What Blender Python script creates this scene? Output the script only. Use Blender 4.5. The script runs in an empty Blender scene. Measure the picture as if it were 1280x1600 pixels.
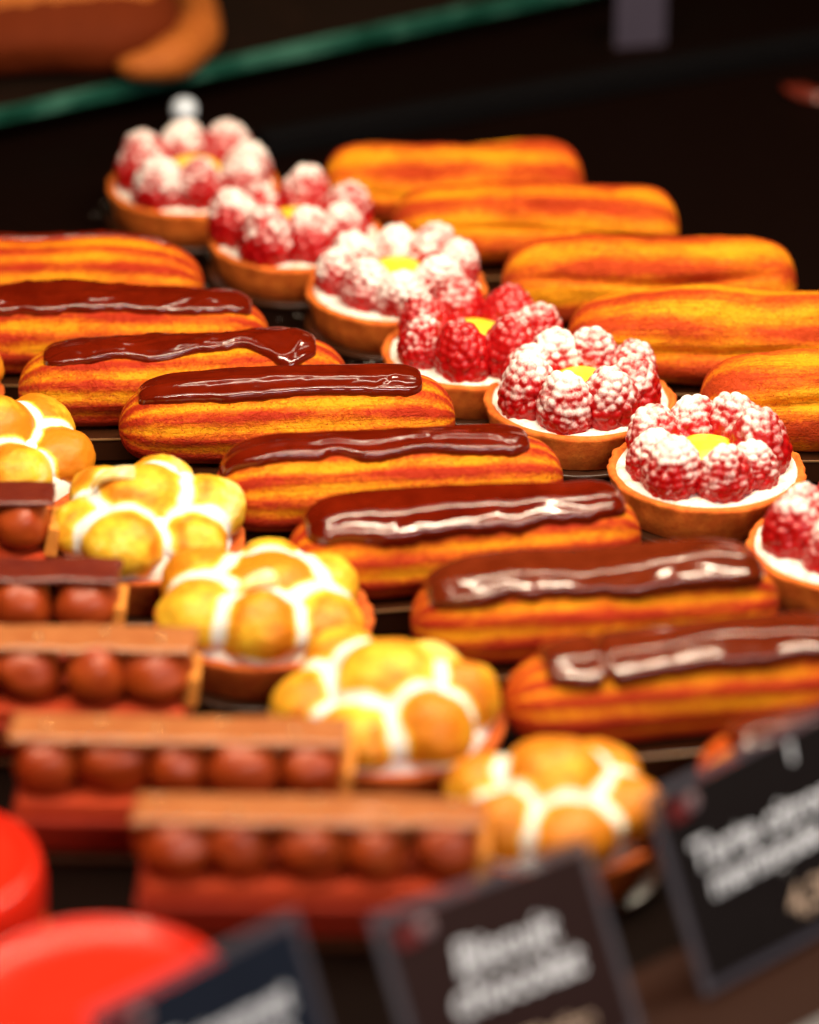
import bpy, bmesh, math, random
import numpy as np
from mathutils import Vector, Matrix, noise

random.seed(7)
SC = bpy.context.scene
COL = SC.collection

# ------------------------------------------------------------------ camera
CAM_D, CAM_E, F_PX = 1.85, math.radians(26.5), 7030.0      # metres, elevation, focal length in px of a 1280 wide frame
CAM = Vector((0, -CAM_D*math.cos(CAM_E), CAM_D*math.sin(CAM_E)))
cd = bpy.data.cameras.new('camera')
cd.sensor_fit = 'HORIZONTAL'; cd.sensor_width = 24.0; cd.lens = F_PX/1280*24.0
cd.clip_start = 0.05; cd.clip_end = 50
cd.dof.use_dof = True; cd.dof.focus_distance = 1.860; cd.dof.aperture_fstop = 3.1; cd.dof.aperture_blades = 0
co = bpy.data.objects.new('camera', cd); COL.objects.link(co)
co.location = CAM
co.rotation_euler = (math.pi/2-CAM_E, 0, 0)
SC.camera = co

# ------------------------------------------------------------------ world (dark shop) and lamps
w = bpy.data.worlds.new('World'); SC.world = w; w.use_nodes = True
bg = w.node_tree.nodes['Background']; bg.inputs[0].default_value = (1.0, .42, .2, 1); bg.inputs[1].default_value = .009
T_DIR = Vector((math.cos(math.radians(32)), math.sin(math.radians(32)), 0))   # along the counter
N_DIR = Vector((-T_DIR.y, T_DIR.x, 0))                                         # away from the customers
def strip_lamp(name, loc, target, length, width, power, color):
    ld = bpy.data.lights.new(name, 'AREA'); ld.shape = 'RECTANGLE'; ld.size = length; ld.size_y = width
    ld.energy = power; ld.color = color
    o = bpy.data.objects.new(name, ld); COL.objects.link(o); o.location = loc
    z = (Vector(loc)-Vector(target)).normalized(); x = (T_DIR-z*T_DIR.dot(z)).normalized(); y = z.cross(x)
    o.rotation_euler = Matrix((x, y, z)).transposed().to_euler()
    return o
strip_lamp('case_strip_lamp_front', (.10, -.12, .72), (.0, -.02, 0), 1.3, .016, 16.6, (1, .84, .61))
strip_lamp('case_strip_lamp_rear', (-.06, .14, .80), (.0, .05, 0), 1.3, .022, 3.0, (1, .85, .63))
strip_lamp('front_fill_lamp', (.40, -.84, .60), (.05, -.3, 0),   .8, .03, 5.5, (1, .94, .90))  # added fill lamp, brightens the price cards and pastry fronts
for vs in (SC.view_settings,):
    vs.view_transform = 'Standard'; vs.look = 'None'; vs.gamma = 1; vs.exposure = 0.0; vs.use_curve_mapping = False
SC.cycles.use_denoising = True
SC.cycles.max_bounces = 8
SC.cycles.sample_clamp_indirect = 6

# ------------------------------------------------------------------ helpers
FW = Vector((0, math.cos(CAM_E), -math.sin(CAM_E))); UP = Vector((0, math.sin(CAM_E), math.cos(CAM_E)))
def at(px, py, z=0.0):
    """point of the photograph (1280 x 1600) at the height z above the tray"""
    d = FW + Vector((1, 0, 0))*((px-640)/F_PX) + UP*((800-py)/F_PX)
    return CAM + d*((z-CAM.z)/d.z)
def nz(x, y, z): return noise.noise(Vector((x, y, z)))
def sstep(a, b, x):
    t = np.clip((x-a)/(b-a), 0, 1); return t*t*(3-2*t)

def link(name, me, mat=None, parent=None):
    o = bpy.data.objects.new(name, me); COL.objects.link(o)
    if mat is not None and me is not None and not me.materials: me.materials.append(mat)
    if parent is not None: o.parent = parent
    return o
def mesh_from(name, verts, faces, smooth=True, attrs=None):
    me = bpy.data.meshes.new(name)
    me.from_pydata([tuple(v) for v in verts], [], faces)
    if smooth: me.polygons.foreach_set('use_smooth', [True]*len(me.polygons))
    for k, a in (attrs or {}).items():
        at_ = me.attributes.new(k, 'FLOAT', 'POINT'); at_.data.foreach_set('value', np.asarray(a, dtype=np.float32))
    me.update(); return me
def bm_mesh(name, bm, smooth=False):
    me = bpy.data.meshes.new(name); bm.to_mesh(me); bm.free()
    if smooth: me.polygons.foreach_set('use_smooth', [True]*len(me.polygons))
    return me
def box_mesh(name, sx, sy, sz, bev=0, z0=0, taper=None, seg=2, sub=0):
    bm = bmesh.new(); bmesh.ops.create_cube(bm, size=1)
    for v in bm.verts:
        v.co = Vector((v.co.x*sx, v.co.y*sy, (v.co.z+.5)*sz+z0))
        if taper and v.co.z < z0+sz*.5: v.co.x *= taper[0]; v.co.y *= taper[1]
    if bev: bmesh.ops.bevel(bm, geom=bm.edges[:], offset=bev, segments=seg, affect='EDGES', profile=.5)
    return bm_mesh(name, bm, smooth=False)
def grid_faces(nv, nu, wrap=True):
    f = []
    m = nu if wrap else nu-1
    for i in range(nv-1):
        for j in range(m):
            a, b = i*nu+j, i*nu+(j+1) % nu
            f.append((a, b, b+nu, a+nu))
    return f
def lathe(name, prof, n=72, jitter=0, freq=40, seed=0, attrs=None):
    """prof: list of (r, z) from outside bottom round to the axis"""
    V = []
    for r, z in prof:
        for j in range(n):
            a = 2*math.pi*j/n
            d = jitter*nz(math.cos(a)*r*freq+seed, math.sin(a)*r*freq, z*freq) if jitter else 0
            V.append(((r+d)*math.cos(a), (r+d)*math.sin(a), z+d*.6))
    F = grid_faces(len(prof), n)
    F.append(tuple(reversed(range(n)))); L0 = (len(prof)-1)*n
    F.append(tuple(L0+j for j in range(n)))
    return mesh_from(name, V, F)
def thing(name, label, cat, loc, rz=0, group=None):
    o = bpy.data.objects.new(name, None); COL.objects.link(o); o.empty_display_size = .02
    o.location = loc; o.rotation_euler = (0, 0, rz); o['label'] = label; o['category'] = cat
    if group: o['group'] = group
    return o
def tag(o, label, cat, group=None):
    o['label'] = label; o['category'] = cat
    if group: o['group'] = group
    return o

# ------------------------------------------------------------------ materials
class NT:
    def __init__(s, name):
        s.m = bpy.data.materials.new(name); s.m.use_nodes = True
        s.t = s.m.node_tree; s.b = s.t.nodes['Principled BSDF']
    def n(s, typ, **kw):
        x = s.t.nodes.new(typ)
        for k, v in kw.items(): setattr(x, k, v)
        return x
    def l(s, a, b): s.t.links.new(a, b)
    def noise(s, scale, detail=4, rough=.6, vec=None, dist=0, stretch=None):
        x = s.n('ShaderNodeTexNoise'); x.inputs['Scale'].default_value = scale; x.inputs['Detail'].default_value = detail
        x.inputs['Roughness'].default_value = rough; x.inputs['Distortion'].default_value = dist
        tc = s.n('ShaderNodeTexCoord'); src = tc.outputs['Object']
        info = s.n('ShaderNodeObjectInfo')
        add = s.n('ShaderNodeVectorMath', operation='ADD'); s.l(src, add.inputs[0])
        mul = s.n('ShaderNodeMath', operation='MULTIPLY'); s.l(info.outputs['Random'], mul.inputs[0]); mul.inputs[1].default_value = 7.3
        s.l(mul.outputs[0], add.inputs[1]); src = add.outputs[0]
        if stretch:
            mp = s.n('ShaderNodeVectorMath', operation='MULTIPLY'); s.l(src, mp.inputs[0]); mp.inputs[1].default_value = stretch; src = mp.outputs[0]
        s.l(src, x.inputs['Vector']); return x.outputs['Fac']
    def ramp(s, fac, stops, interp='LINEAR'):
        r = s.n('ShaderNodeValToRGB'); cr = r.color_ramp; cr.interpolation = interp
        while len(cr.elements) < len(stops): cr.elements.new(.5)
        for el, (p, c) in zip(cr.elements, stops):
            el.position = p; el.color = (*c, 1) if len(c) == 3 else c
        s.l(fac, r.inputs[0]); return r.outputs[0]
    def math(s, op, a, b=None, clamp=False):
        x = s.n('ShaderNodeMath', operation=op); x.use_clamp = clamp
        for i, v in enumerate((a, b)):
            if v is None: continue
            if isinstance(v, (int, float)): x.inputs[i].default_value = v
            else: s.l(v, x.inputs[i])
        return x.outputs[0]
    def mix(s, fac, a, b):
        x = s.n('ShaderNodeMix', data_type='RGBA')
        for i, v in ((0, fac), (6, a), (7, b)):
            if isinstance(v, (int, float)): x.inputs[i].default_value = v
            elif isinstance(v, tuple): x.inputs[i].default_value = (*v, 1)
            else: s.l(v, x.inputs[i])
        return x.outputs[2]
    def attr(s, name):
        x = s.n('ShaderNodeAttribute'); x.attribute_name = name; return x.outputs['Fac']
    def bump(s, h, strength=.4, dist=.001):
        x = s.n('ShaderNodeBump'); x.inputs['Strength'].default_value = strength; x.inputs['Distance'].default_value = dist
        s.l(h, x.inputs['Height']); s.l(x.outputs[0], s.b.inputs['Normal'])
    def set(s, **kw):
        for k, v in kw.items():
            i = s.b.inputs[k.replace('_', ' ')]
            if isinstance(v, (int, float)): i.default_value = v
            elif isinstance(v, tuple): i.default_value = (*v, 1) if len(v) == 3 and i.type == 'RGBA' else v
            else: s.l(v, i)
        return s

def choux_material(name, light, mid, dark):
    k = NT(name)
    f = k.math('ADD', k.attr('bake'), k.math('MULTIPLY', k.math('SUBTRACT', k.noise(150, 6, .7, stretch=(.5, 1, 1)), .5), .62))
    f = k.math('ADD', f, k.math('MULTIPLY', k.math('SUBTRACT', k.noise(620, 4, .7), .5), .6))
    stri = k.noise(560, 3, .6, stretch=(.05, 1, 1))
    f = k.math('ADD', f, k.math('MULTIPLY', k.math('SUBTRACT', stri, .5), .50))
    crk = k.math('ABSOLUTE', k.math('SUBTRACT', k.noise(190, 5, .6, dist=.8, stretch=(.55, 1, 1)), .5))
    crk = k.ramp(crk, [(0, (1, 1, 1)), (.035, (0, 0, 0))])
    f = k.math('ADD', f, k.math('MULTIPLY', crk, .05))
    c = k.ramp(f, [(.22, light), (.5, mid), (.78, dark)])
    pores = k.noise(900, 3, .6)
    c2 = k.mix(k.ramp(pores, [(.30, (1, 1, 1)), (.40, (0, 0, 0))]), c, dark)
    k.set(Base_Color=c2, Roughness=.6, Specular_IOR_Level=.14)
    k.bump(k.math('ADD', k.noise(300, 6, .7, dist=.6), k.math('SUBTRACT', k.math('ADD', k.math('MULTIPLY', pores, .6), k.math('MULTIPLY', stri, .9)), k.math('MULTIPLY', crk, .28))), .85, .0010)
    return k.m
M = {}
M['choux'] = choux_material('choux', (.74, .28, .004), (.58, .108, .003), (.37, .022, .003))
M['choux_pale'] = choux_material('choux_pale', (.76, .29, .005), (.64, .140, .004), (.42, .040, .004))

def chocolate(name, col, col2, rough, bump=.25, spec=.5, coat=.3):
    k = NT(name)
    c = k.mix(k.ramp(k.noise(70, 5, .65), [(.35, (0, 0, 0)), (.65, (1, 1, 1))]), col, col2)
    r = k.math('ADD', k.math('MULTIPLY', k.noise(130, 4), .10), rough-.06)
    k.set(Base_Color=c, Roughness=r, Specular_IOR_Level=spec, Coat_Weight=coat, Coat_Roughness=.08)
    k.bump(k.math('ADD', k.noise(110, 5, .55), k.math('MULTIPLY', k.ramp(k.noise(700, 2, .5), [(.60, (0, 0, 0)), (.72, (1, 1, 1))]), .22)), bump, .0012)
    return k.m
M['glaze_dark'] = chocolate('glaze_dark', (.085, .0042, .0007), (.13, .0075, .0012), .12, .11)
M['glaze_milk'] = chocolate('glaze_milk', (.090, .010, .002), (.13, .017, .004), .13, .06, .5, .1)
M['ganache'] = chocolate('ganache', (.34, .050, .005), (.27, .030, .004), .4, .2, .4, 0)
M['plate_dark'] = chocolate('plate_dark', (.13, .016, .006), (.09, .008, .004), .36, .4, .5, .1)
M['plate_sheen'] = chocolate('plate_sheen', (.36, .125, .042), (.30, .092, .029), .24, .25, .5, .1)  # tan reflection on the glossy plates put into their base colour

def crust(name, a, b):
    k = NT(name)
    k.set(Base_Color=k.ramp(k.noise(220, 6, .7), [(.3, a), (.7, b)]), Roughness=.7, Specular_IOR_Level=.25)
    k.bump(k.noise(800, 5, .7), .6, .0006); return k.m
M['crust'] = crust('crust', (.80, .20, .024), (.58, .085, .008))
M['crust_dark'] = crust('crust_dark', (.58, .13, .014), (.36, .040, .005))
M['bar_shell'] = crust('bar_shell', (.30, .020, .003), (.22, .010, .002))
M['bar_filling'] = crust('bar_filling', (.46, .045, .006), (.34, .024, .004))
M['wafer'] = crust('wafer', (.75, .30, .05), (.60, .18, .02))

def cream():
    k = NT('powdered_cream')
    k.set(Base_Color=k.ramp(k.noise(260, 5), [(.3, (.80, .60, .42)), (.5, (.88, .82, .76))]), Roughness=.8, Specular_IOR_Level=.2)
    k.bump(k.noise(700, 5, .7), .7, .0008); return k.m
M['cream'] = cream()
def custard():
    k = NT('custard'); k.set(Base_Color=k.mix(k.noise(120, 3), (.90, .56, .015), (.86, .64, .06)), Roughness=.3); k.bump(k.noise(300, 3), .3, .0006); return k.m
M['custard'] = custard()

def raspberry():
    k = NT('raspberry')
    geo = k.n('ShaderNodeNewGeometry'); sep = k.n('ShaderNodeSeparateXYZ'); k.l(geo.outputs['Normal'], sep.inputs[0])
    info = k.n('ShaderNodeObjectInfo')
    f = k.math('ADD', k.math('MULTIPLY', sep.outputs['Z'], .50), k.math('MULTIPLY', k.noise(520, 6, .8), 1.0))
    f = k.math('ADD', f, k.math('MULTIPLY', k.noise(105, 4, .62), 2.1))
    f = k.math('ADD', f, k.math('MULTIPLY', info.outputs['Random'], .30))
    f = k.math('ADD', f, k.math('MULTIPLY', k.attr('rise'), .60))
    sepc = k.n('ShaderNodeSeparateColor'); k.l(info.outputs['Color'], sepc.inputs[0]); f = k.math('ADD', f, sepc.outputs[0])
    p = k.ramp(f, [(0, (0, 0, 0)), (1, (1, 1, 1))])
    mr = k.n('ShaderNodeMapRange'); mr.interpolation_type = 'SMOOTHSTEP'; k.l(f, mr.inputs[0]); mr.inputs[1].default_value = 2.58; mr.inputs[2].default_value = 3.30
    red = k.mix(k.noise(150, 2), (.46, .003, .004), (.34, .0015, .003))
    k.set(Base_Color=k.mix(mr.outputs[0], red, (.80, .70, .66)), Roughness=k.math('ADD', k.math('MULTIPLY', mr.outputs[0], .5), .30),
          Subsurface_Weight=.12, Subsurface_Scale=.004)
    k.b.inputs['Subsurface Radius'].default_value = (1, .25, .2)
    k.bump(k.noise(900, 4, .7), .35, .0005)
    return k.m
M['raspberry'] = raspberry()

def meringue():
    k = NT('meringue')
    f = k.math('ADD', k.attr('toast'), k.math('MULTIPLY', k.math('SUBTRACT', k.noise(150, 7, .70), .5), .85))
    c = k.ramp(f, [(.28, (.78, .75, .70)), (.44, (.81, .65, .26)), (.67, (.79, .46, .026)), (1.02, (.58, .18, .006))])
    spots = k.noise(620, 2, .5)
    c = k.mix(k.ramp(spots, [(.255, (1, 1, 1)), (.29, (0, 0, 0))]), c, (.50, .13, .02))
    k.set(Base_Color=c, Roughness=.45, Specular_IOR_Level=.3, Subsurface_Weight=.10, Subsurface_Scale=.004)
    k.bump(k.noise(320, 6, .65), .35, .0009); return k.m
M['meringue'] = meringue()

def plain(name, col, rough=.4, spec=.5, metal=0, bump=None):
    k = NT(name); k.set(Base_Color=k.mix(k.noise(90, 4), col, tuple(x*.75 for x in col)), Roughness=rough, Specular_IOR_Level=spec, Metallic=metal)
    if bump: k.bump(k.noise(bump[0], 4), bump[1], bump[2])
    return k.m
M['board'] = plain('black_board', (.040, .012, .0045), .26, .35)
M['board_edge_highlight'] = plain('board_edge_highlight', (.40, .20, .08), .3, .5, .3)
M['tray'] = plain('black_tray', (.004, .0015, .001), .5, .03, 0, (300, .15, .0005))
M['wall'] = plain('black_wall', (.003, .0025, .003), .7, .05)
M['red_glaze'] = plain('red_glaze', (.70, .022, .008), .22, .45)
M['card'] = plain('card_black', (.010, .007, .007), .6, .08)
M['card_warm_flare'] = plain('card_black_warm_flare', (.024, .010, .009), .6, .08)  # brownish flare put into the black of this card
M['card_cool_sheen'] = plain('card_black_cool_sheen', (.011, .015, .027), .6, .08)  # bluish reflection put into the black of this card
M['ink'] = plain('white_ink', (.86, .87, .92), .7, .1)
M['ink_dim'] = plain('pinkish_ink', (.26, .17, .18), .7, .1)
M['ink_tan'] = plain('tan_ink', (.60, .42, .30), .6)
M['ink_red'] = plain('red_ink', (.16, .02, .02), .6, .1)
M['steel'] = plain('steel', (.16, .16, .17), .45, .3, .3)
M['glint'] = plain('gold_glint', (.85, .62, .32), .18, .5, .8)
M['stud'] = plain('stud_glint', (.75, .82, .95), .25, .6)  # bluish white colour stands for the bright reflection on the stud
M['label_grey'] = plain('grey_label', (.055, .045, .07), .6, .1)
M['bread'] = crust('bread', (.46, .13, .016), (.28, .055, .006))
M['bowl'] = plain('brown_bowl', (.13, .020, .005), .7, .04)
def wood():
    k = NT('dark_wood'); k.set(Base_Color=k.ramp(k.noise(40, 6, .6, stretch=(1, 9, 1)), [(.3, (.020, .005, .002)), (.7, (.016, .004, .0015))]), Roughness=.55, Specular_IOR_Level=.08); return k.m
M['wood'] = wood()
def acrylic():
    k = NT('clear_acrylic'); k.set(Base_Color=(.11, .10, .12), Roughness=.35, Alpha=.5, Specular_IOR_Level=.25); return k.m
M['acrylic'] = acrylic()
def glass(name, col, alpha, rough):
    k = NT(name); k.set(Base_Color=col, Roughness=rough, Alpha=alpha, Specular_IOR_Level=.2); return k.m
M['glass_top'] = glass('shelf_glass', (.018, .010, .007), .5, .3)
def glass_edge():
    k = NT('shelf_glass_edge'); k.set(Base_Color=k.ramp(k.noise(28, 4, .7, stretch=(1, .2, 2)), [(.32, (.003, .030, .018)), (.5, (.009, .06, .042)), (.76, (.07, .20, .15))]), Roughness=.3, Specular_IOR_Level=.3); return k.m
M['glass_edge'] = glass_edge()

# ------------------------------------------------------------------ the setting
def strip_box(name, p0, p1, depth, z0, z1, mat, bev=0):
    """box whose front lower edge runs p0 -> p1, going back by depth"""
    a, b = Vector(p0), Vector(p1); a.z = b.z = 0; d = (b-a); L = d.length; t = d.normalized(); n = Vector((-t.y, t.x, 0))
    me = box_mesh(name, L, depth, z1-z0, bev)
    o = link(name, me, mat); o.location = (a+b)/2+n*depth/2+Vector((0, 0, z0)); o.rotation_euler = (0, 0, math.atan2(t.y, t.x))
    return o
tray = link('display_tray', box_mesh('display_tray', 2.4, 2.6, .01, 0, -.01), M['tray']); tray['kind'] = 'structure'; tray.location = (0, .55, 0)
wl = strip_box('back_wall', at(640, -160)-T_DIR*1.6+N_DIR*.55, at(640, -160)+T_DIR*1.6+N_DIR*.55, .03, -.2, 1.2, M['wall']); wl['kind'] = 'structure'

# wooden ledge and steel trim along the customers' side
q0 = at(1060, 1497); tc = Vector((math.cos(math.radians(42)), math.sin(math.radians(42)), 0)); nc = Vector((-tc.y, tc.x, 0))
led = strip_box('counter_ledge', q0-tc*.45-nc*.064, q0+tc*.4-nc*.064, .064, .0005, .004, M['wood'], .0008); led['kind'] = 'structure'
tr = strip_box('counter_trim', q0-tc*.45-nc*.12, q0+tc*.4-nc*.12, .0555, .0005, .006, M['steel'], .0008); tr['kind'] = 'structure'

# ------------------------------------------------------------------ boards
EB = .0105                                   # height of an eclair board
TB = .0025                                   # height of a tart board
def long_board(center, yaw, L, W, h, what):
    o = link('pastry_board', box_mesh('pastry_board', L, W, h, .0006), M['board'])
    o.location = (center.x, center.y, 0.0006); o.rotation_euler = (0, 0, yaw)
    e = link('edge_highlight', box_mesh('edge_highlight', L-.001, .0005, .0008, .0001), M['board_edge_highlight'], o); e.location = (0, -W/2-.0002, h-.0007)  # tan strip painted in for the highlight along the board's front edge
    return tag(o, 'narrow black board under the ' + what, 'board', 'black boards under the pastries')
def round_board(center, R, what):
    h = TB
    me = lathe('pastry_board', [(R*.98, 0), (R, .0005), (R, h-.0006), (R-.0006, h), (.001, h)], 64)
    o = link('pastry_board', me, M['board']); o.location = (center.x, center.y, .0006)
    return tag(o, 'thin round black board under the ' + what, 'board', 'black boards under the pastries')

# ------------------------------------------------------------------ eclairs
class Eclair:
    def __init__(s, L, w, h, n, k, bend, seed, ridge=.02, crease=0):
        s.L, s.w, s.h, s.n, s.k, s.bend, s.seed, s.ridge, s.crease = L, w, h, n, k, bend, seed, ridge, crease
    def point(s, X, phi, off=0.0, rough=True):
        """X in -1..1 along the axis, phi round it; off pushes the surface out"""
        sd = s.seed
        e = max(0.0, 1-abs(X)**s.n)**.5
        x = X*s.L/2
        wob = 1+(.15 if s.crease else .07)*nz(x*22+sd, math.cos(phi)*1.1, math.sin(phi)*1.1+sd)
        rip = math.cos(s.k*phi+1.1*nz(x*14, sd, 3.3)+sd)
        wob *= 1+(.14 if s.crease else .06)*nz(x*19+sd*2.1, 4.4, sd)
        r = wob*(1+s.ridge*rip*(1 if rough else .3))
        if s.crease and rough:
            c = (math.pi-phi)-(math.radians(4+s.crease*14)+.30*nz(x*13, sd*1.7, .2)) ; c = (c+math.pi) % (2*math.pi)-math.pi
            c += math.pi*0
            r -= .26*math.exp(-(c/.085)**2)*(1-abs(X)**4)*max(0, .55+nz(x*20+sd, 5, 1))
            c2 = c-.62
            r -= .18*math.exp(-(c2/.07)**2)*(1-abs(X)**4)*max(0, .4+nz(x*17+sd, 9, 1)*1.3)
        if rough: r += (.030 if s.crease else .014)*nz(x*90+sd, math.cos(phi)*3, math.sin(phi)*3)+(.014 if s.crease else .008)*nz(x*260+sd, math.cos(phi)*8, math.sin(phi)*8)
        y = s.w*e*r*math.cos(phi); z = s.h*e*r*math.sin(phi)
        nl = math.hypot(math.cos(phi)/s.w, math.sin(phi)/s.h)
        ny, nz_ = math.cos(phi)/s.w/nl, math.sin(phi)/s.h/nl
        y += off*ny; z += off*nz_
        f = -.62*s.h
        q = (z-f)/(.16*s.h); z = f + .16*s.h*(math.log1p(math.exp(q)) if q < 30 else q)
        y += s.bend*(X*X-.3)+.0012*nz(x*12, sd, 8)
        z += .0014*(1-X*X)*nz(x*16, sd, 4)
        return (x, y, z+.62*s.h - .0008)
    def body(s):
        nv, nu = 110, 88
        V, B = [], []
        for i in range(nv):
            X = -math.cos(math.pi*(.004+.992*i/(nv-1)))
            for j in range(nu):
                phi = 2*math.pi*j/nu
                V.append(s.point(X, phi))
                x = X*s.L/2
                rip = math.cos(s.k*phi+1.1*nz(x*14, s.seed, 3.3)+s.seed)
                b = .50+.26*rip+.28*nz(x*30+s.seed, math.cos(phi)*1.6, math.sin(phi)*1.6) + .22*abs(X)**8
                b += .34*sstep(.25, -.5, math.sin(phi))  # lower sides redder: darker oven bake, also standing for the shade there
                B.append(b)
        F = grid_faces(nv, nu); F.append(tuple(range(nu))); F.append(tuple(reversed([(nv-1)*nu+j for j in range(nu)])))
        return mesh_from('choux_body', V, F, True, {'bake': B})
    def glaze(s, x0, x1, th, T, lump, tilt=0.0, groove=0.0, bites=()):
        nv, nu = 130, 44
        V = []
        sd = s.seed*1.3; wk = 1.0 if T < .0029 else .35; sh = 0 if T < .0029 else T*.27
        for i in range(nv):
            v = -math.cos(math.pi*i/(nv-1))
            X = x0+(x1-x0)*(v+1)/2
            end = max(0.0, 1-abs(v)**16)**.5
            x = X*s.L/2
            for j in range(nu):
                u = -1+2*j/(nu-1)
                uu = math.sin(u*math.pi/2)
                side = 1 if uu > 0 else 2
                tm = th*.86*(1+.22*nz(x*34, side*3.1+sd, .5)+.10*nz(x*105, side*5.1+sd, .5)+.05*nz(x*260, side*5.1+sd, .5))
                for bx, bw, ba in bites: tm *= 1-ba*math.exp(-((X-bx)/bw)**2)
                phi = math.pi/2+tilt+.10*nz(x*16, sd, 2.2)+uu*tm*(.50+.50*end)
                edge = max(0.0, 1-abs(uu)**4.5)**.5
                t = T*edge*(.35+.65*end)*(1+lump*nz(x*45, uu*1.4+sd, 6.6)+.4*lump*nz(x*120, uu*3+sd, 1.6))
                wr = nz(x*26+sd*3, uu*1.1+.5*nz(x*60, sd, 1), 2.2); t += wk*.0007*max(0.0, 1-abs(wr)*7)*edge*end
                wr = nz(x*48+sd*5, uu*1.6, 8.2); t += wk*.0004*max(0.0, 1-abs(wr)*8)*edge*end
                ce = .36+.13*nz(x*24, side*2+sd, 5.5)+.06*nz(x*70, side*2+sd, 5.5)
                t += sh*math.exp(-((abs(uu)-ce)/.13)**2)*edge*end
                for bx, bw, ba in bites:
                    if bw < .05: t *= 1-.75*math.exp(-((X-bx)/(bw*.6))**2)
                if groove: t += groove*math.sin(uu*5.2+1.2*nz(x*25, sd, 7))*edge*(1-abs(v)**6)
                t += T*.20*math.exp(-((abs(uu)-.84)/.10)**2)*(.4+.6*end)*(1+.8*nz(x*40, side*2.2+sd, 3))
                if abs(v) > .9999: t = 0
                V.append(s.point(X, phi, t-.0006*(1-edge) + .0002, rough=False))
        return mesh_from('chocolate_glaze', V, [tuple(reversed(f)) for f in grid_faces(nv, nu, False)], True)

def place_eclair(lp, rp, name, label, short, seed, mat, glaze=None, w=.0215, h=.0195, n=7, k=13, bend=0, ridge=.02, crease=0, bw=.052):
    zm = EB+.017
    a, b = at(*lp, zm), at(*rp, zm)
    L = (b-a).length; c = (a+b)/2; yaw = math.atan2(b.y-a.y, b.x-a.x)
    t = thing(name, label, 'eclair', (c.x, c.y, EB+.0006), yaw, 'chocolate eclairs in a row' if glaze else 'plain eclairs in a row')
    E = Eclair(L, w, h, n, k, bend, seed, ridge, crease)
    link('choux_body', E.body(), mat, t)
    if glaze:
        gm, x0, x1, th, T, lump, tilt, groove, bites = glaze
        g = E.glaze(x0, x1, th, T, lump, tilt, groove, bites)
        link('chocolate_glaze', g, gm, t)
    long_board(c, yaw, L*.86, bw, EB, short)
    return t
GD, GM = M['glaze_dark'], M['glaze_milk']
CE = [
 ((-215, 418), (318, 432), 'rearmost chocolate eclair at the left edge, its glaze hardly showing', 'rearmost chocolate eclair', 1.1, (GD, -.8, .80, .40, .0012, .3, -.55, 0, ())),
 ((-112, 508), (421, 510), 'blurred chocolate eclair running out of the left edge, second from the back', 'second chocolate eclair from the back', 2.3, (GD, -.9, .90, .80, .0028, .25, -.10, 0, ())),
 ((28, 592), (546, 582), 'chocolate eclair with ragged patchy glaze and a drip near its right end', 'eclair with ragged patchy glaze', 3.7, (GD, -.84, .80, .66, .0022, .4, -.02, 0, ((-.35, .12, .25), (.1, .2, .4), (.62, .1, -.45), (.35, .12, .45)))),
 ((185, 652), (711, 634), 'chocolate eclair with a smooth even dark glaze, fourth from the back', 'eclair with smooth even dark glaze', 4.9, (GD, -.88, .80, .78, .0030, .10, -.10, 0, ())),
 ((333, 758), (879, 726), 'chocolate eclair whose dark glaze runs down over its left end', 'eclair glazed down over its left end', 6.2, (GD, -.96, .80, .78, .0032, .12, -.08, 0, ((-.3, .06, .2), (.2, .3, .12)))),
 ((449, 858), (1001, 818), 'sharp chocolate eclair with thick shiny glaze and wavy white highlights', 'sharp eclair with thick shiny glaze', 7.4, (GD, -.90, .90, .94, .0042, .10, -.02, 0, ())),
 ((643, 958), (1216, 918), 'milk chocolate eclair with long creased glaze, just in front of the sharp one', 'creased milk chocolate eclair', 8.8, (GM, -.92, .90, .92, .0044, .12, 0, 0, ())),
 ((788, 1085), (1375, 1035), 'blurred front chocolate eclair whose milk glaze has a break across it', 'front eclair with broken milk glaze', 9.5, (GM, -.80, .92, .90, .0048, .12, 0, 0, ((-.50, .022, .25),))),
 ((1090, 1205), (1690, 1150), 'nearest chocolate eclair, mostly hidden behind the price card at the right', 'nearest eclair behind the price card', 10.1, (GM, -.85, .92, .8, .004, .4, 0, .0008, ())),
]
for lp, rp, lab, sh, sd, gz in CE:
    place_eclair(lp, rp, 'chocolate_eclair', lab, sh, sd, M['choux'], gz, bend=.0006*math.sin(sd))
PE = [
 ((505, 283), (914, 283), 'rearmost plain golden eclair behind the raspberry tarts', 'rearmost plain eclair', 21.0, .024, 7, .5, .022),
 ((612, 345), (1062, 350), 'plain eclair with a rough crusty ridge along its top', 'plain eclair with a crusty ridge', 22.4, .022, 7, 1, .024),
 ((784, 432), (1245, 432), 'plain golden eclair with a long soft dent, third from the back', 'plain eclair with a long dent', 23.1, .022, 6, 2, .024),
 ((886, 520), (1420, 525), 'plain eclair with long dark creases running out at the right edge', 'plain eclair with long creases', 24.6, .024, 8, 1, .024),
 ((1093, 622), (1650, 622), 'plain eclair with a curved crease, cut off by the right edge beside the tarts', 'plain eclair with a curved crease', 25.3, .020, 6, 2, .024),
]
for lp, rp, lab, sh, sd, rg, k, cr, w_ in PE:
    place_eclair(lp, rp, 'plain_eclair', lab, sh, sd, M['choux_pale'], None, w=w_, h=.0215, n=9, k=k, ridge=rg, crease=cr, bend=.001*math.sin(sd))

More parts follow.
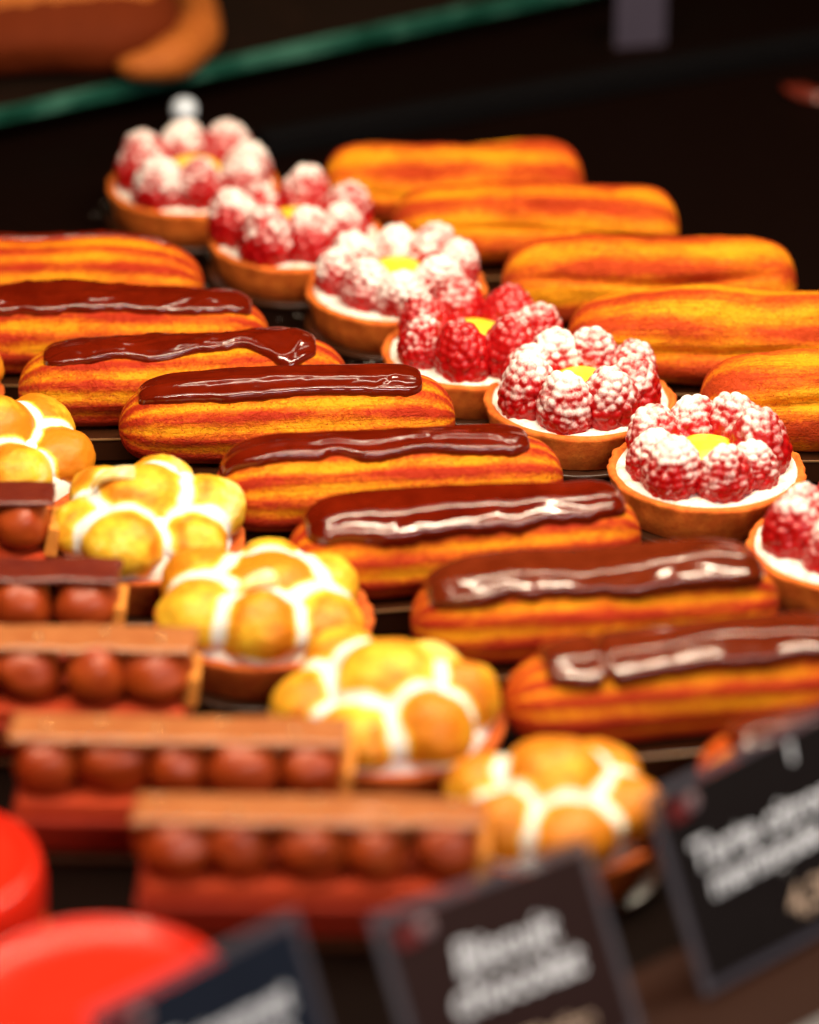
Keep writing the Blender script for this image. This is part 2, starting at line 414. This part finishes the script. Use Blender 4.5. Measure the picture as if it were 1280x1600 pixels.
# ------------------------------------------------------------------ raspberry tarts
def berry_mesh(seed):
    rnd = random.Random(seed)
    H, R = .0215, .0104
    nv, nu = 76, 108
    def rad(s):      # s 0 bottom .. 1 tip
        return R*(math.sin(math.pi*min(1, (.10+.90*s))**.78)**.62 if s < .999 else 0.0)
    C = []
    rings = [(.05, 14), (.165, 15), (.28, 15), (.395, 15), (.51, 14), (.625, 13), (.735, 11), (.84, 9), (.93, 5)]
    for q, (s, n) in enumerate(rings):
        for i in range(n):
            a = 2*math.pi*(i+.5*(q % 2))/n+rnd.uniform(-.13, .13)
            ss = s+rnd.uniform(-.018, .018); r = rad(ss)*.88*rnd.uniform(.95, 1.04)
            C.append((r*math.cos(a), r*math.sin(a), H*ss))
    C = np.array(C); dr = .00270
    V = []
    for i in range(nv):
        s = i/(nv-1); s = .5-.5*math.cos(math.pi*s); r0 = rad(s)*.90
        for j in range(nu):
            a = 2*math.pi*j/nu
            V.append((r0*math.cos(a), r0*math.sin(a), H*s))
    V = np.array(V)
    axis = np.stack([0*V[:, 0], 0*V[:, 0], np.full(len(V), H*.45)], 1)
    d = V-axis; d /= np.linalg.norm(d, axis=1, keepdims=True)+1e-9
    # farthest hit of a ray from the berry's core with the drupelet spheres
    oc = axis[:, None, :]-C[None]
    b = (oc*d[:, None, :]).sum(2); cc = (oc**2).sum(2)-dr**2
    disc = b*b-cc
    t = np.where(disc > 0, -b+np.sqrt(np.maximum(disc, 0)), 0)
    tb = np.linalg.norm(V-axis, axis=1)
    t = np.maximum(t.max(1), tb*1.0)
    P = axis+d*t[:, None]
    P = np.array([[p[0]*(1+.10*nz(p[2]*70, seed*4.1, 1)), p[1]*(1+.10*nz(p[2]*70, seed*4.1, 9)), p[2]*(1+.05*nz(p[0]*80, p[1]*80, seed))] for p in P])
    P[:, 0] += .0012*math.sin(seed*2.3)*(P[:, 2]/H)**2
    F = grid_faces(nv, nu); F.append(tuple(reversed(range(nu)))); F.append(tuple((nv-1)*nu+j for j in range(nu)))
    return mesh_from('raspberry', P, F, True, {'rise': np.clip(P[:, 2]/H, 0, 1)})
BERRIES = [berry_mesh(s) for s in range(7)]
for b_ in BERRIES: b_.materials.append(M['raspberry'])

RT = .0405
def tart_crust(R, H, seed, foot=.89):
    prof = [(R*foot, 0), (R*foot+.0008, .0006), (R*.955, H*.5), (R*.992, H*.88), (R, H*.95), (R-.0006, H), (R-.0016, H+.0006), (R-.0028, H+.0002), (R-.0040, H-.003), (R*.5, H-.0035), (.001, H-.0035)]
    return lathe('crust', prof, 140, .0015, 190, seed)
def uneven_disc(name, R, z, amp, freq, seed, dome=0):
    nv, nu = 34, 90; V = []
    for i in range(nv):
        r = R*(1-i/(nv-1)*.995)
        for j in range(nu):
            a = 2*math.pi*j/nu
            x, y = r*math.cos(a), r*math.sin(a)
            zz = z+amp*nz(x*freq+seed, y*freq, seed)+.4*amp*nz(x*freq*2.7+seed, y*freq*2.7, 5) + dome*(1-(r/R)**2)
            if i == 0: zz = z-.0025
            V.append((x, y, zz))
    return mesh_from(name, V, grid_faces(nv, nu), True)
RTL = [
 ((168, 288), 'rearmost raspberry tart, beside the glass shelf edge', 0.2),
 ((325, 370), 'blurred raspberry tart overlapping the rearmost one, second from the back of its row', 0.55),
 ((478, 450), 'raspberry tart third from the back, its berries almost white with sugar', 0.1),
 ((597, 548), 'raspberry tart with bright red thinly sugared berries, fourth from the back', 0.9),
 ((757, 624), 'raspberry tart with wide powdered cream in front, right of the smooth glazed eclair', 0.5),
 ((950, 732), 'sharpest raspberry tart showing a yellow custard centre between sugared berries', 0.18),
 ((1166, 852), 'front raspberry tart, cut off by the right edge', 0.72),
]
for i, (lp, lab, rot) in enumerate(RTL):
    H = .0165; zr = TB+H
    p = at(*lp, zr); c = Vector((p.x+RT, p.y, TB+.0006))
    t = thing('raspberry_tart', lab, 'tart', c, 0, 'raspberry tarts in a row')
    link('crust', tart_crust(RT, H, i*3.3), M['crust'], t)
    link('powdered_cream', uneven_disc('powdered_cream', RT-.0030, H+.0004, .0018, 150, i*7.1), M['cream'], t)
    cu = link('custard', lathe('custard', [(.0155, H-.002), (.0152, H+.003), (.0140, H+.0065), (.011, H+.0100), (.0065, H+.0120), (.001, H+.0125)], 40, .0004, 90, i), M['custard'], t)
    rnd = random.Random(50+i)
    nb = 7 if i in (1, 3, 6) else 8
    for q in range(nb):
        a = 2*math.pi*q/nb+rot+rnd.uniform(-.07, .07)
        s = rnd.uniform(.95, 1.16)
        r = .0233+rnd.uniform(-.0022, .0016)
        b = link('raspberry', BERRIES[rnd.randrange(7)], None, t)
        b.location = (r*math.cos(a), r*math.sin(a), H-.0030)
        lean = rnd.uniform(-.16, .42)
        b.rotation_euler = (Matrix.Rotation(lean, 3, Vector((-math.sin(a), math.cos(a), 0))*1) @ Matrix.Rotation(rnd.uniform(0, 6.28), 3, 'Z')).to_euler()
        b.color = ([.46, .44, .56, .08, .42, .46, .30][i], 0, 0, 1)
        b.scale = (s*rnd.uniform(.97, 1.06), s*rnd.uniform(.97, 1.06), s*rnd.uniform(.92, 1.10))
    round_board(c, RT*1.02, ['rearmost raspberry tart', 'second raspberry tart from the back', 'whitest sugared raspberry tart', 'bright red raspberry tart', 'raspberry tart with wide cream', 'sharpest raspberry tart', 'front raspberry tart'][i])

# ------------------------------------------------------------------ lemon meringue tarts
def blob(center, rad, others, seed, rim_z, nv=46, nu=64, toastiness=1.0):
    cx, cy, cz = center; rx, ry, rz = rad
    V, T = [], []
    OC = np.array([o[0] for o in others]); OR = np.array([o[1] for o in others])
    for i in range(nv):
        th = math.pi*(.01+.98*i/(nv-1))
        for j in range(nu):
            a = 2*math.pi*j/nu
            d = (math.sin(th)*math.cos(a), math.sin(th)*math.sin(a), math.cos(th))
            k = 1+.075*nz(d[0]*1.7+seed, d[1]*1.7, d[2]*1.7)+(.020)*nz(d[0]*6+seed, d[1]*6, d[2]*6)
            V.append((cx+d[0]*rx*k, cy+d[1]*ry*k, cz+d[2]*rz*k))
    P = np.array(V)
    q = (P[:, None, :]-OC[None])/OR[None]
    sd = ((np.linalg.norm(q, axis=2)-1)*OR.mean(1)[None]).min(1)
    wob = np.array([.0012*nz(v[0]*140+seed, v[1]*140, v[2]*140) for v in V])
    nrm = (P-np.array([[cx, cy, cz]]))/np.array([[rx, ry, rz]]); nrm /= np.linalg.norm(nrm, axis=1, keepdims=True)
    P = P+nrm*(np.clip(1-np.abs(sd)/.0075, 0, 1)**2*.0034)[:, None]
    low = np.array([nz(v[0]*45+seed*2, v[1]*45, v[2]*45) for v in V])
    toast = (1.0+.40*low)*sstep(.0025, .0060, sd+wob)*sstep(rim_z+.0010, rim_z+.0050, P[:, 2]+wob*1.5)*toastiness
    toast = toast+.38*toast*np.exp(-((sd+wob-.0088)/.0022)**2)*(.6+1.2*low)
    F = [tuple(reversed(f)) for f in grid_faces(nv, nu)]; F.append(tuple(range(nu))); F.append(tuple(reversed([(nv-1)*nu+j for j in range(nu)])))
    return mesh_from('meringue_kiss', P, F, True, {'toast': toast})
def curl_mesh(p0, p1, p2, r0):
    V = []; nv, nu = 20, 16
    p0, p1, p2 = Vector(p0), Vector(p1), Vector(p2)
    for i in range(nv):
        f = i/(nv-1); r = r0*(1-f)**.75+.0003
        p = p0*(1-f)**2+p1*2*f*(1-f)+p2*f*f; d = ((p1-p0)*(1-f)+(p2-p1)*f).normalized()
        side = d.cross(Vector((0, -1, .3))).normalized(); up_ = side.cross(d)
        for j in range(nu):
            a = 2*math.pi*j/nu; V.append(p+side*math.cos(a)*r*.8+up_*math.sin(a)*r*1.5)
    F = grid_faces(nv, nu); F.append(tuple(reversed(range(nu)))); F.append(tuple((nv-1)*nu+j for j in range(nu)))
    bm = bmesh.new(); bv = [bm.verts.new(v) for v in V]
    for f in F: bm.faces.new([bv[q] for q in f])
    bmesh.ops.recalc_face_normals(bm, faces=bm.faces[:])
    me = bm_mesh('meringue_curl', bm, True)
    a_ = me.attributes.new('toast', 'FLOAT', 'POINT'); a_.data.foreach_set('value', np.linspace(.42, .62, len(me.vertices)).astype(np.float32))
    return me
MT = [  # rim right-hand pixel, radius, rotation, label, short, curl, toastiness
 ((6, 615), .040, .3, 'meringue tart barely showing at the left edge, behind the others', 'meringue tart at the left edge', None, 1.0),
 ((149, 742), .0400, .9, 'toasted meringue tart cut by the left edge, above the chocolate bars', 'meringue tart cut by the left edge', None, 1.0),
 ((383, 846), .0395, .25, 'sharp pale meringue tart with a curled tip, in front of the eclairs', 'sharp pale meringue tart', ((-.20, 0, .80), (-.95, -.1, 1.02), (-1.12, -.15, .42)), .74),
 ((586, 968), .0425, .55, 'golden meringue tart with a folded swirl on top, third from the front', 'meringue tart with a folded swirl', ((.05, -.55, .78), (-.55, -.95, .92), (-.62, -1.08, .40)), .95),
 ((790, 1130), .0430, .1, 'blurred meringue tart with a round top knob, second from the front', 'meringue tart with a round knob', None, .85),
 ((1040, 1285), .0400, .75, 'nearest meringue tart, deep golden, behind the two price cards', 'nearest meringue tart', None, 1.1),
]
for i, (rp, R, rot, lab, sh, curl, tst) in enumerate(MT):
    H = .0165; zr = TB+H
    p = at(*rp, zr); c = Vector((p.x-R, p.y, TB+.0006))
    t = thing('meringue_tart', lab, 'tart', c, 0, 'lemon meringue tarts in a row')
    rnd = random.Random(90+i)
    cr_ = lathe('crust', [(R*.84, 0), (R*.845, .0006), (R*.955, H*.6), (R*.995, H*.92), (R*1.0, H), (R*.98, H+.0008), (R*.93, H+.0006), (R*.88, H-.001), (.001, H-.002)], 110, .0016, 130, i*2.7)
    link('crust', cr_, M['crust_dark'], t)
    s = R/.040; zf = [.9, .92, .80, .52, .74, .78][i]
    top = ((rnd.uniform(-.003, .002)*s, rnd.uniform(.000, .004)*s, H+.0215*s*zf), (.0178*s, .0172*s, .0150*s*(.5+.5*zf)))
    ring = []
    nk = 6
    for q in range(nk):
        a = 2*math.pi*q/nk+rot+rnd.uniform(-.12, .12)
        rr = .0256*s*rnd.uniform(.93, 1.05)
        k = rnd.uniform(.90, 1.12)
        ring.append(((rr*math.cos(a), rr*math.sin(a), H+.0075*s*(.45+.55*zf)*rnd.uniform(.7, 1.6)), (.0146*s*k, .0146*s*k, .0128*s*rnd.uniform(.88, 1.18))))
    alls = [top]+ring
    base = uneven_disc('meringue_base', R*.87, H+.0010, .0008, 90, i, dome=.0245*s*zf)
    base.attributes.new('toast', 'FLOAT', 'POINT')
    link('meringue_base', base, M['meringue'], t)
    for q, (cc, rr) in enumerate(alls):
        me = blob(cc, rr, [o for k_, o in enumerate(alls) if k_ != q], i*11+q*1.7, H, toastiness=tst*rnd.uniform(.85, 1.12))
        link('meringue_kiss', me, M['meringue'], t)
    if curl:
        tc_, tr_ = top
        pts = [(tc_[0]+q[0]*tr_[0], tc_[1]+q[1]*tr_[1], tc_[2]+q[2]*tr_[2]) for q in curl]
        link('meringue_curl', curl_mesh(*pts, .0042), M['meringue'], t)
    round_board(c, R*1.0, sh)

# ------------------------------------------------------------------ chocolate bars: flared shell, piped balls, chocolate plate
def plate_mesh(L, W, t, seed):
    nx, ny = 70, 16; V = []
    for side in (1, 0):
        for i in range(nx):
            for j in range(ny):
                u, v = -1+2*i/(nx-1), -1+2*j/(ny-1)
                x, y = u*L/2, v*W/2
                x += .0016*nz(y*160, seed, u*.5)*abs(u)**8; y += .0013*nz(x*90, seed+v, 2)*abs(v)**4
                z = .0009*nz(x*45+seed, y*60, 1)+.0004*nz(x*200+seed, y*200, 1)
                e = max(0.0, 1-max(abs(u)**40, abs(v)**14))**.5
                V.append((x, y, z+(t*(.35+.65*e) if side else 0)))
    F = grid_faces(nx, ny, False); n = nx*ny
    F = [tuple(reversed(f)) for f in F]+[tuple(q+n for q in f) for f in F]
    ring = [j for j in range(ny)]+[i*ny+ny-1 for i in range(1, nx)]+[(nx-1)*ny+j for j in range(ny-2, -1, -1)]+[i*ny for i in range(nx-2, 0, -1)]
    for a, b in zip(ring, ring[1:]+ring[:1]): F.append((a, b, b+n, a+n))
    bm = bmesh.new(); bv = [bm.verts.new(v) for v in V]
    for f in F: bm.faces.new([bv[q] for q in f])
    bmesh.ops.recalc_face_normals(bm, faces=bm.faces[:])
    return bm_mesh('chocolate_plate', bm, True)
def ball_mesh(seed):
    V = []; nv, nu = 26, 36
    for i in range(nv):
        th = math.pi*(.01+.98*i/(nv-1))
        for j in range(nu):
            a = 2*math.pi*j/nu
            d = (math.sin(th)*math.cos(a), math.sin(th)*math.sin(a), math.cos(th))
            k = 1+.12*nz(d[0]*1.3+seed, d[1]*1.3, d[2]*1.3)
            V.append((.0128*k*d[0], .0135*k*d[1], .0112*k*d[2]))
    F = [tuple(reversed(f)) for f in grid_faces(nv, nu)]; F.append(tuple(range(nu))); F.append(tuple(reversed([(nv-1)*nu+j for j in range(nu)])))
    return mesh_from('ganache_ball', V, F)
BALLS = [ball_mesh(s*3.1) for s in range(6)]
for b_ in BALLS: b_.materials.append(M['ganache'])
BARL = .118
bm = bmesh.new(); bmesh.ops.create_icosphere(bm, subdivisions=2, radius=.0011); BEAD = bm_mesh('glint_bead', bm, True); BEAD.materials.append(M['glint'])  # bright beads added on the plates to give their glints
KB = [  # right end of the plate's rear edge, plate material, label, short
 ((84, 758), 'plate_dark', 'rearmost chocolate ball bar, only its right end showing at the left edge', 'rearmost chocolate ball bar', -.02),
 ((186, 878), 'plate_dark', 'chocolate ball bar with a dark plate, second from the back', 'second chocolate ball bar', -.02),
 ((302, 985), 'plate_sheen', 'chocolate ball bar in the middle of its row, with a pale crackled plate', 'middle chocolate ball bar', -.03),
 ((541, 1128), 'plate_sheen', 'chocolate ball bar with a long tan plate, second from the front', 'tan plated chocolate ball bar', -.03),
 ((752, 1252), 'plate_sheen', 'nearest chocolate ball bar with a brown plate, behind the price cards', 'nearest chocolate ball bar', -.02),
]
for i, (rp, pm, lab, sh, yaw) in enumerate(KB):
    hs = .021; zt = .0026+hs+.0185
    p = at(*rp, zt+.002)
    ux = Vector((math.cos(yaw), math.sin(yaw), 0)); uy = Vector((-ux.y, ux.x, 0))
    c = p-ux*BARL/2-uy*.0120
    t = thing('chocolate_ball_bar', lab, 'cake', (c.x, c.y, .0026+.0006), yaw, 'chocolate ball bars in a row')
    link('shell', box_mesh('shell', BARL+.002, .034, hs-.006, .0022, 0, (.86, .78), 3), M['bar_shell'], t)
    link('filling', box_mesh('filling', BARL-.004, .029, .009, .0025, hs-.009, None, 3), M['bar_filling'], t)
    for q in range(5):
        b = link('ganache_ball', BALLS[(q*2+i) % 6], None, t)
        b.location = (-BARL/2+.0120+q*.02345+.0010*math.sin(q*3.3+i*2), .0014*math.sin(q*5.1+i), hs+.0092); b.rotation_euler = (.12*math.sin(q*3+i), .12*math.cos(q*5+i), 0); b.scale = (1+.12*math.sin(q*2.7+i*1.9), 1+.08*math.sin(q*1.7+i), 1+.07*math.sin(q*4.1+i))
    for sx in (1,):
        wf = link('wafer', box_mesh('wafer', .0042, .020, .0125, .0010, 0, (1.3, 1.1)), M['wafer'], t); wf.location = (sx*(BARL/2-.0005), .003, hs-.002); wf.rotation_euler = (0, sx*.15, 0)
    pl = link('chocolate_plate', plate_mesh(BARL+.003, .0195, .0018, i*3.7), M[pm], t); pl.location = (0, .003, zt-.0012); pl.rotation_euler = (.03, 0, 0)
    if i > 1:
        for q in range(5):
            pe = link('glint_bead', BEAD, None, pl); pe.location = (BARL*(-.42+.2*q+.05*math.sin(q*7+i*3)), .005*math.sin(q*3+i*2), .0024)
    bo = link('pastry_board', box_mesh('pastry_board', BARL*.93, .034, .0026, .0005), M['board']); bo.location = (c.x, c.y, .0006); bo.rotation_euler = (0, 0, yaw)
    tag(bo, 'thin black board under the ' + sh, 'board', 'black boards under the pastries')

# ------------------------------------------------------------------ red round cakes
def red_cake(center, R, lab, sh):
    t = thing('red_glazed_cake', lab, 'cake', (center.x, center.y, .0031), 0, 'red round cakes')
    h = .030
    prof = [(R*.95, .0), (R*.975, .001), (R, .008), (R*1.0, h-.010), (R*.985, h-.005), (R*.955, h-.0014), (R*.92, h), (R*.885, h-.0004), (R*.855, h-.0022), (R*.82, h-.0034), (R*.5, h-.0030), (.001, h-.0026)]
    link('glazed_body', lathe('glazed_body', prof, 96, .0003, 60, R*100), M['red_glaze'], t)
    link('cake_base', lathe('cake_base', [(R*.97, -.0018), (R*1.01, -.0012), (R*1.01, .0010), (R*.99, .0018), (.001, .0018)], 80, .0005, 150, 3), M['crust'], t)
    me = lathe('pastry_board', [(R*1.04, 0), (R*1.05, .0004), (R*1.05, .0008), (R*1.045, .0012), (.001, .0012)], 64)
    o = link('pastry_board', me, M['board']); o.location = (center.x, center.y, .0002); tag(o, 'thin round black board under the '+sh, 'board', 'black boards under the pastries')
p = at(70, 1378, .024); red_cake(Vector((p.x-.044, p.y, 0)), .044, 'red round glazed cake cut by the left edge, the farther of the two', 'farther red cake')
p = at(165, 1428, .033); red_cake(Vector((p.x, p.y-.043, 0)), .045, 'red round glazed cake at the lower left corner, partly behind a price card', 'nearer red cake')

# ------------------------------------------------------------------ price cards
def text_mesh(body, size, extrude=.00008, shear=.15, bold=.00028):
    cu = bpy.data.curves.new('lettering', 'FONT'); cu.body = body; cu.size = size; cu.extrude = extrude; cu.shear = shear; cu.offset = bold
    o = bpy.data.objects.new('lettering', cu); COL.objects.link(o)
    dg = bpy.context.evaluated_depsgraph_get(); dg.update()
    me = bpy.data.meshes.new_from_object(o.evaluated_get(dg))
    bpy.data.objects.remove(o); return me
def price_card(BL, th, lean, W, H, label, lines, price, tone):
    B = at(*BL, .006)
    t_ = Vector((math.cos(th), math.sin(th), 0)); n_ = Vector((-t_.y, t_.x, 0)); u_ = n_*math.sin(lean)+Vector((0, 0, 1))*math.cos(lean)
    m = Matrix((t_, u_, t_.cross(u_))).transposed().to_4x4(); m.translation = B
    o = bpy.data.objects.new('price_card', None); COL.objects.link(o); o.matrix_world = m; o.empty_display_size = .02
    tag(o, label, 'price card', 'price cards along the counter')
    f = .0036
    def part(name, me, mat, loc):
        x = link(name, me, mat, o); x.location = loc; return x
    me = box_mesh('holder', W, H, .0016, .0003, -.0016); part('holder', me, M['acrylic'], (W/2, H/2, 0))
    part('card', box_mesh('card', W-2*f, H-2*f, .0004, 0, .0), M[tone], (W/2, H/2, .0002))
    ft = part('foot', box_mesh('foot', W*.5, .0016, .032, .0003), M['acrylic'], (W/2, H*.42, -.0018)); ft.rotation_euler = (math.pi-math.radians(20), 0, 0)
    for body, x, y, s in lines: part('lettering', text_mesh(body, s), M['ink'], (x, y, .0010))
    for body, x, y, s in price: part('price', text_mesh(body, s), M['ink_tan'], (x, y, .0010))
    # little red and white emblem in the upper left corner
    part('emblem', box_mesh('emblem', .0085, .0062, .0003, .0001), M['ink_red'], (f+.0075, H-f-.0060, .0008))
    part('emblem', lathe('emblem', [(.0028, 0), (.0030, .0001), (.0028, .0003), (.0005, .0003)], 28), M['ink_dim'], (f+.0145, H-f-.0052, .0008))
R_ = math.radians
price_card((1103, 1558), R_(43), R_(25), .098, .072, 'black price card at the right edge, for the meringue tarts',
           [('Tarte citron', .0105, .0405, .0140), ('meringuée', .0150, .0300, .0130), ('1', .064, .060, .010)], [('4,30', .046, .0105, .0140)], 'card')
price_card((673, 1750), R_(35), R_(30), .0870, .068, 'middle black price card with two white lines, in front of the ball bars',
           [('Biscuit', .0245, .0400, .0150), ('chocolat', .0195, .0275, .0148)], [('4,50 pièce', .034, .0090, .0085)], 'card_warm_flare')
price_card((228, 1903), R_(44), R_(22), .0880, .068, 'black price card with a painted bluish sheen at the bottom edge, overlapping the red cake',
           [('Entremet', .0220, .0395, .0140), ('framboise', .0180, .0280, .0138)], [('4,90', .046, .0090, .012)], 'card_cool_sheen')

# ------------------------------------------------------------------ glass shelf behind, with what stands on it
zs = .020
g0, g1 = at(0, 172, zs), at(850, -14, zs)
d_ = (g1-g0).normalized(); g0 = g0-d_*.12; g1 = g1+d_*.14
gn = Vector((-d_.y, d_.x, 0))
gt = thing('glass_shelf', 'thick glass shelf with a green edge behind the pastries', 'shelf', (g0+g1)/2*1.0)
gt.location.z = zs-.0075
gt.rotation_euler = (0, 0, math.atan2(d_.y, d_.x))
GL = (g1-g0).length
x = link('pane', box_mesh('pane', GL, .34, .0075, .0006), M['glass_top'], gt); x.location = (0, .174, 0)
x = link('polished_edge', box_mesh('polished_edge', GL, .0035, .0079, .0008), M['glass_edge'], gt); x.location = (0, .0018, -.0002)
for f in (-.32, .06, .40):
    x = link('bracket', box_mesh('bracket', .012, .20, .009, .001), M['board'], gt); x.location = (GL*f, .16, -.0096)
# round stud on the tray in front of the shelf, its highlight painted pale
p = at(287, 178, .012)
st = thing('support_stud', 'small pale round stud behind the rearmost raspberry tart', 'stud', (p.x, p.y+.006, 0))
link('stem', lathe('stem', [(.006, 0), (.006, .001), (.0025, .002), (.0022, .008), (.0005, .008)], 24), M['steel'], st)
V = []
link('cap', lathe('cap', [(.0005, .0062), (.0042, .0070), (.0062, .0100), (.0064, .0128), (.0050, .0160), (.0028, .0174), (.0005, .0178)], 28), M['stud'], st)
# low black rail and grey label behind the plain eclairs
a, b = at(560, 195, .01), at(1500, 25, .01); d2 = (b-a).normalized()
r_ = strip_box('tray_rail', a-d2*.05, b+d2*.1, .012, 0.0006, .012, M['wall'], .001); tag(r_, 'low black rail crossing the dark tray behind the plain eclairs', 'rail')
p = at(1000, 72, .001)
gl = thing('shelf_label', 'small grey label standing on the dark tray, cut by the top edge', 'label', (p.x, p.y, .0006), .25)
link('plate', box_mesh('plate', .027, .002, .05, .0005), M['label_grey'], gl); link('foot', box_mesh('foot', .027, .012, .0012, .0003), M['board'], gl).location = (0, .005, 0)
# flake of pastry by the right edge
p = at(1262, 148, .002)
V = []; bm = bmesh.new(); bmesh.ops.create_icosphere(bm, subdivisions=3, radius=1)
for v in bm.verts: k = 1+.3*nz(v.co.x*1.6, v.co.y*1.6, v.co.z*1.6); v.co = Vector((v.co.x*.014*k, v.co.y*.006*k, (v.co.z+.7)*.0032*k))
fl = link('pastry_flake', bm_mesh('pastry_flake', bm, True), M['plate_dark']); fl.location = (p.x, p.y, .0002); fl.rotation_euler = (0, 0, -.7); tag(fl, 'brown pastry flake on the dark tray near the right edge', 'crumb')

# loaf and rolls on the shelf
def tube_arc(name, pts, rad, nu=26, seed=0):
    V = []; n = len(pts)
    for i, p_ in enumerate(pts):
        f = i/(n-1); d = (Vector(pts[min(i+1, n-1)])-Vector(pts[max(i-1, 0)])).normalized()
        sx = d.cross(Vector((0, 0, 1))).normalized(); sy = sx.cross(d)
        rr = rad*(max(.02, math.sin(math.pi*(.03+.94*f)))**.6)*(1+.05*math.sin(f*26))
        for j in range(nu):
            a = 2*math.pi*j/nu; k = 1+.08*nz(math.cos(a)*2+seed, math.sin(a)*2, f*6)
            V.append(Vector(p_)+sx*math.cos(a)*rr*k+sy*math.sin(a)*rr*k)
    F = grid_faces(n, nu); F.append(tuple(reversed(range(nu)))); F.append(tuple((n-1)*nu+j for j in range(nu)))
    bk = [.45+.3*math.sin(i/(n-1)*26) for i in range(n) for j in range(nu)]
    return mesh_from(name, [tuple(v) for v in V], F, True, {'bake': bk})
p = at(90, 140, zs)
E_ = Eclair(.19, .040, .026, 5.0, 6, .004, 33, .02)
lf = thing('rustic_loaf', 'long dark brown loaf on the glass shelf in the top left corner', 'bread', (p.x-.035, p.y+.045, zs+.0004), .10)
link('loaf_body', E_.body(), M['bowl'], lf)
link('glazed_top', E_.glaze(-.9, .88, .95, .0035, .5, -.25, .0012), M['bread'], lf)
q = at(215, 108, zs+.008)
arc = [(q.x-.002+.030*math.sin(a)*1.0, q.y+.060-.060*math.cos(a), zs+.0095) for a in np.linspace(-.25, 2.6, 44)]
cm = tube_arc('croissant', arc, .0120, 26, 4)
tag(link('croissant', cm, M['bread']), 'curved golden croissant round the end of the dark loaf on the shelf', 'croissant')

# spilled sugar and crumbs round the pastries
rnd = random.Random(5); bm = bmesh.new()
def crumb(x, y, z, r_):
    m = Matrix.Translation((x, y, z)) @ Matrix.Diagonal((r_*rnd.uniform(.7, 1.4), r_*rnd.uniform(.7, 1.4), r_*.8, 1))
    bmesh.ops.create_icosphere(bm, subdivisions=1, radius=1, matrix=m)
for k in range(26):
    c_ = at(212+rnd.random()*150, 707+rnd.uniform(-2, 1.5), EB+.0006); crumb(c_.x, c_.y, EB+.0009, rnd.uniform(.0003, .0009))
for lp, lab, rot in RTL:
    c_ = at(*lp, TB+.0165)
    for k in range(45):
        a = rnd.uniform(0, 6.283); R2_ = RT*rnd.uniform(1.0, 1.35)
        x_, y_ = c_.x+RT+R2_*math.cos(a), c_.y+R2_*math.sin(a)
        crumb(x_, y_, .0006+(TB if R2_ < RT*1.015 else 0.0002), rnd.uniform(.00015, .0005))
for k in range(160): crumb(rnd.uniform(-.2, .22), rnd.uniform(-.25, .3), .0004, rnd.uniform(.0002, .0006))
cb = link('sugar_crumbs', bm_mesh('sugar_crumbs', bm), M['cream']); cb['kind'] = 'stuff'; cb['label'] = 'fine white sugar and crumbs spilled between the pastries'; cb['category'] = 'crumbs'
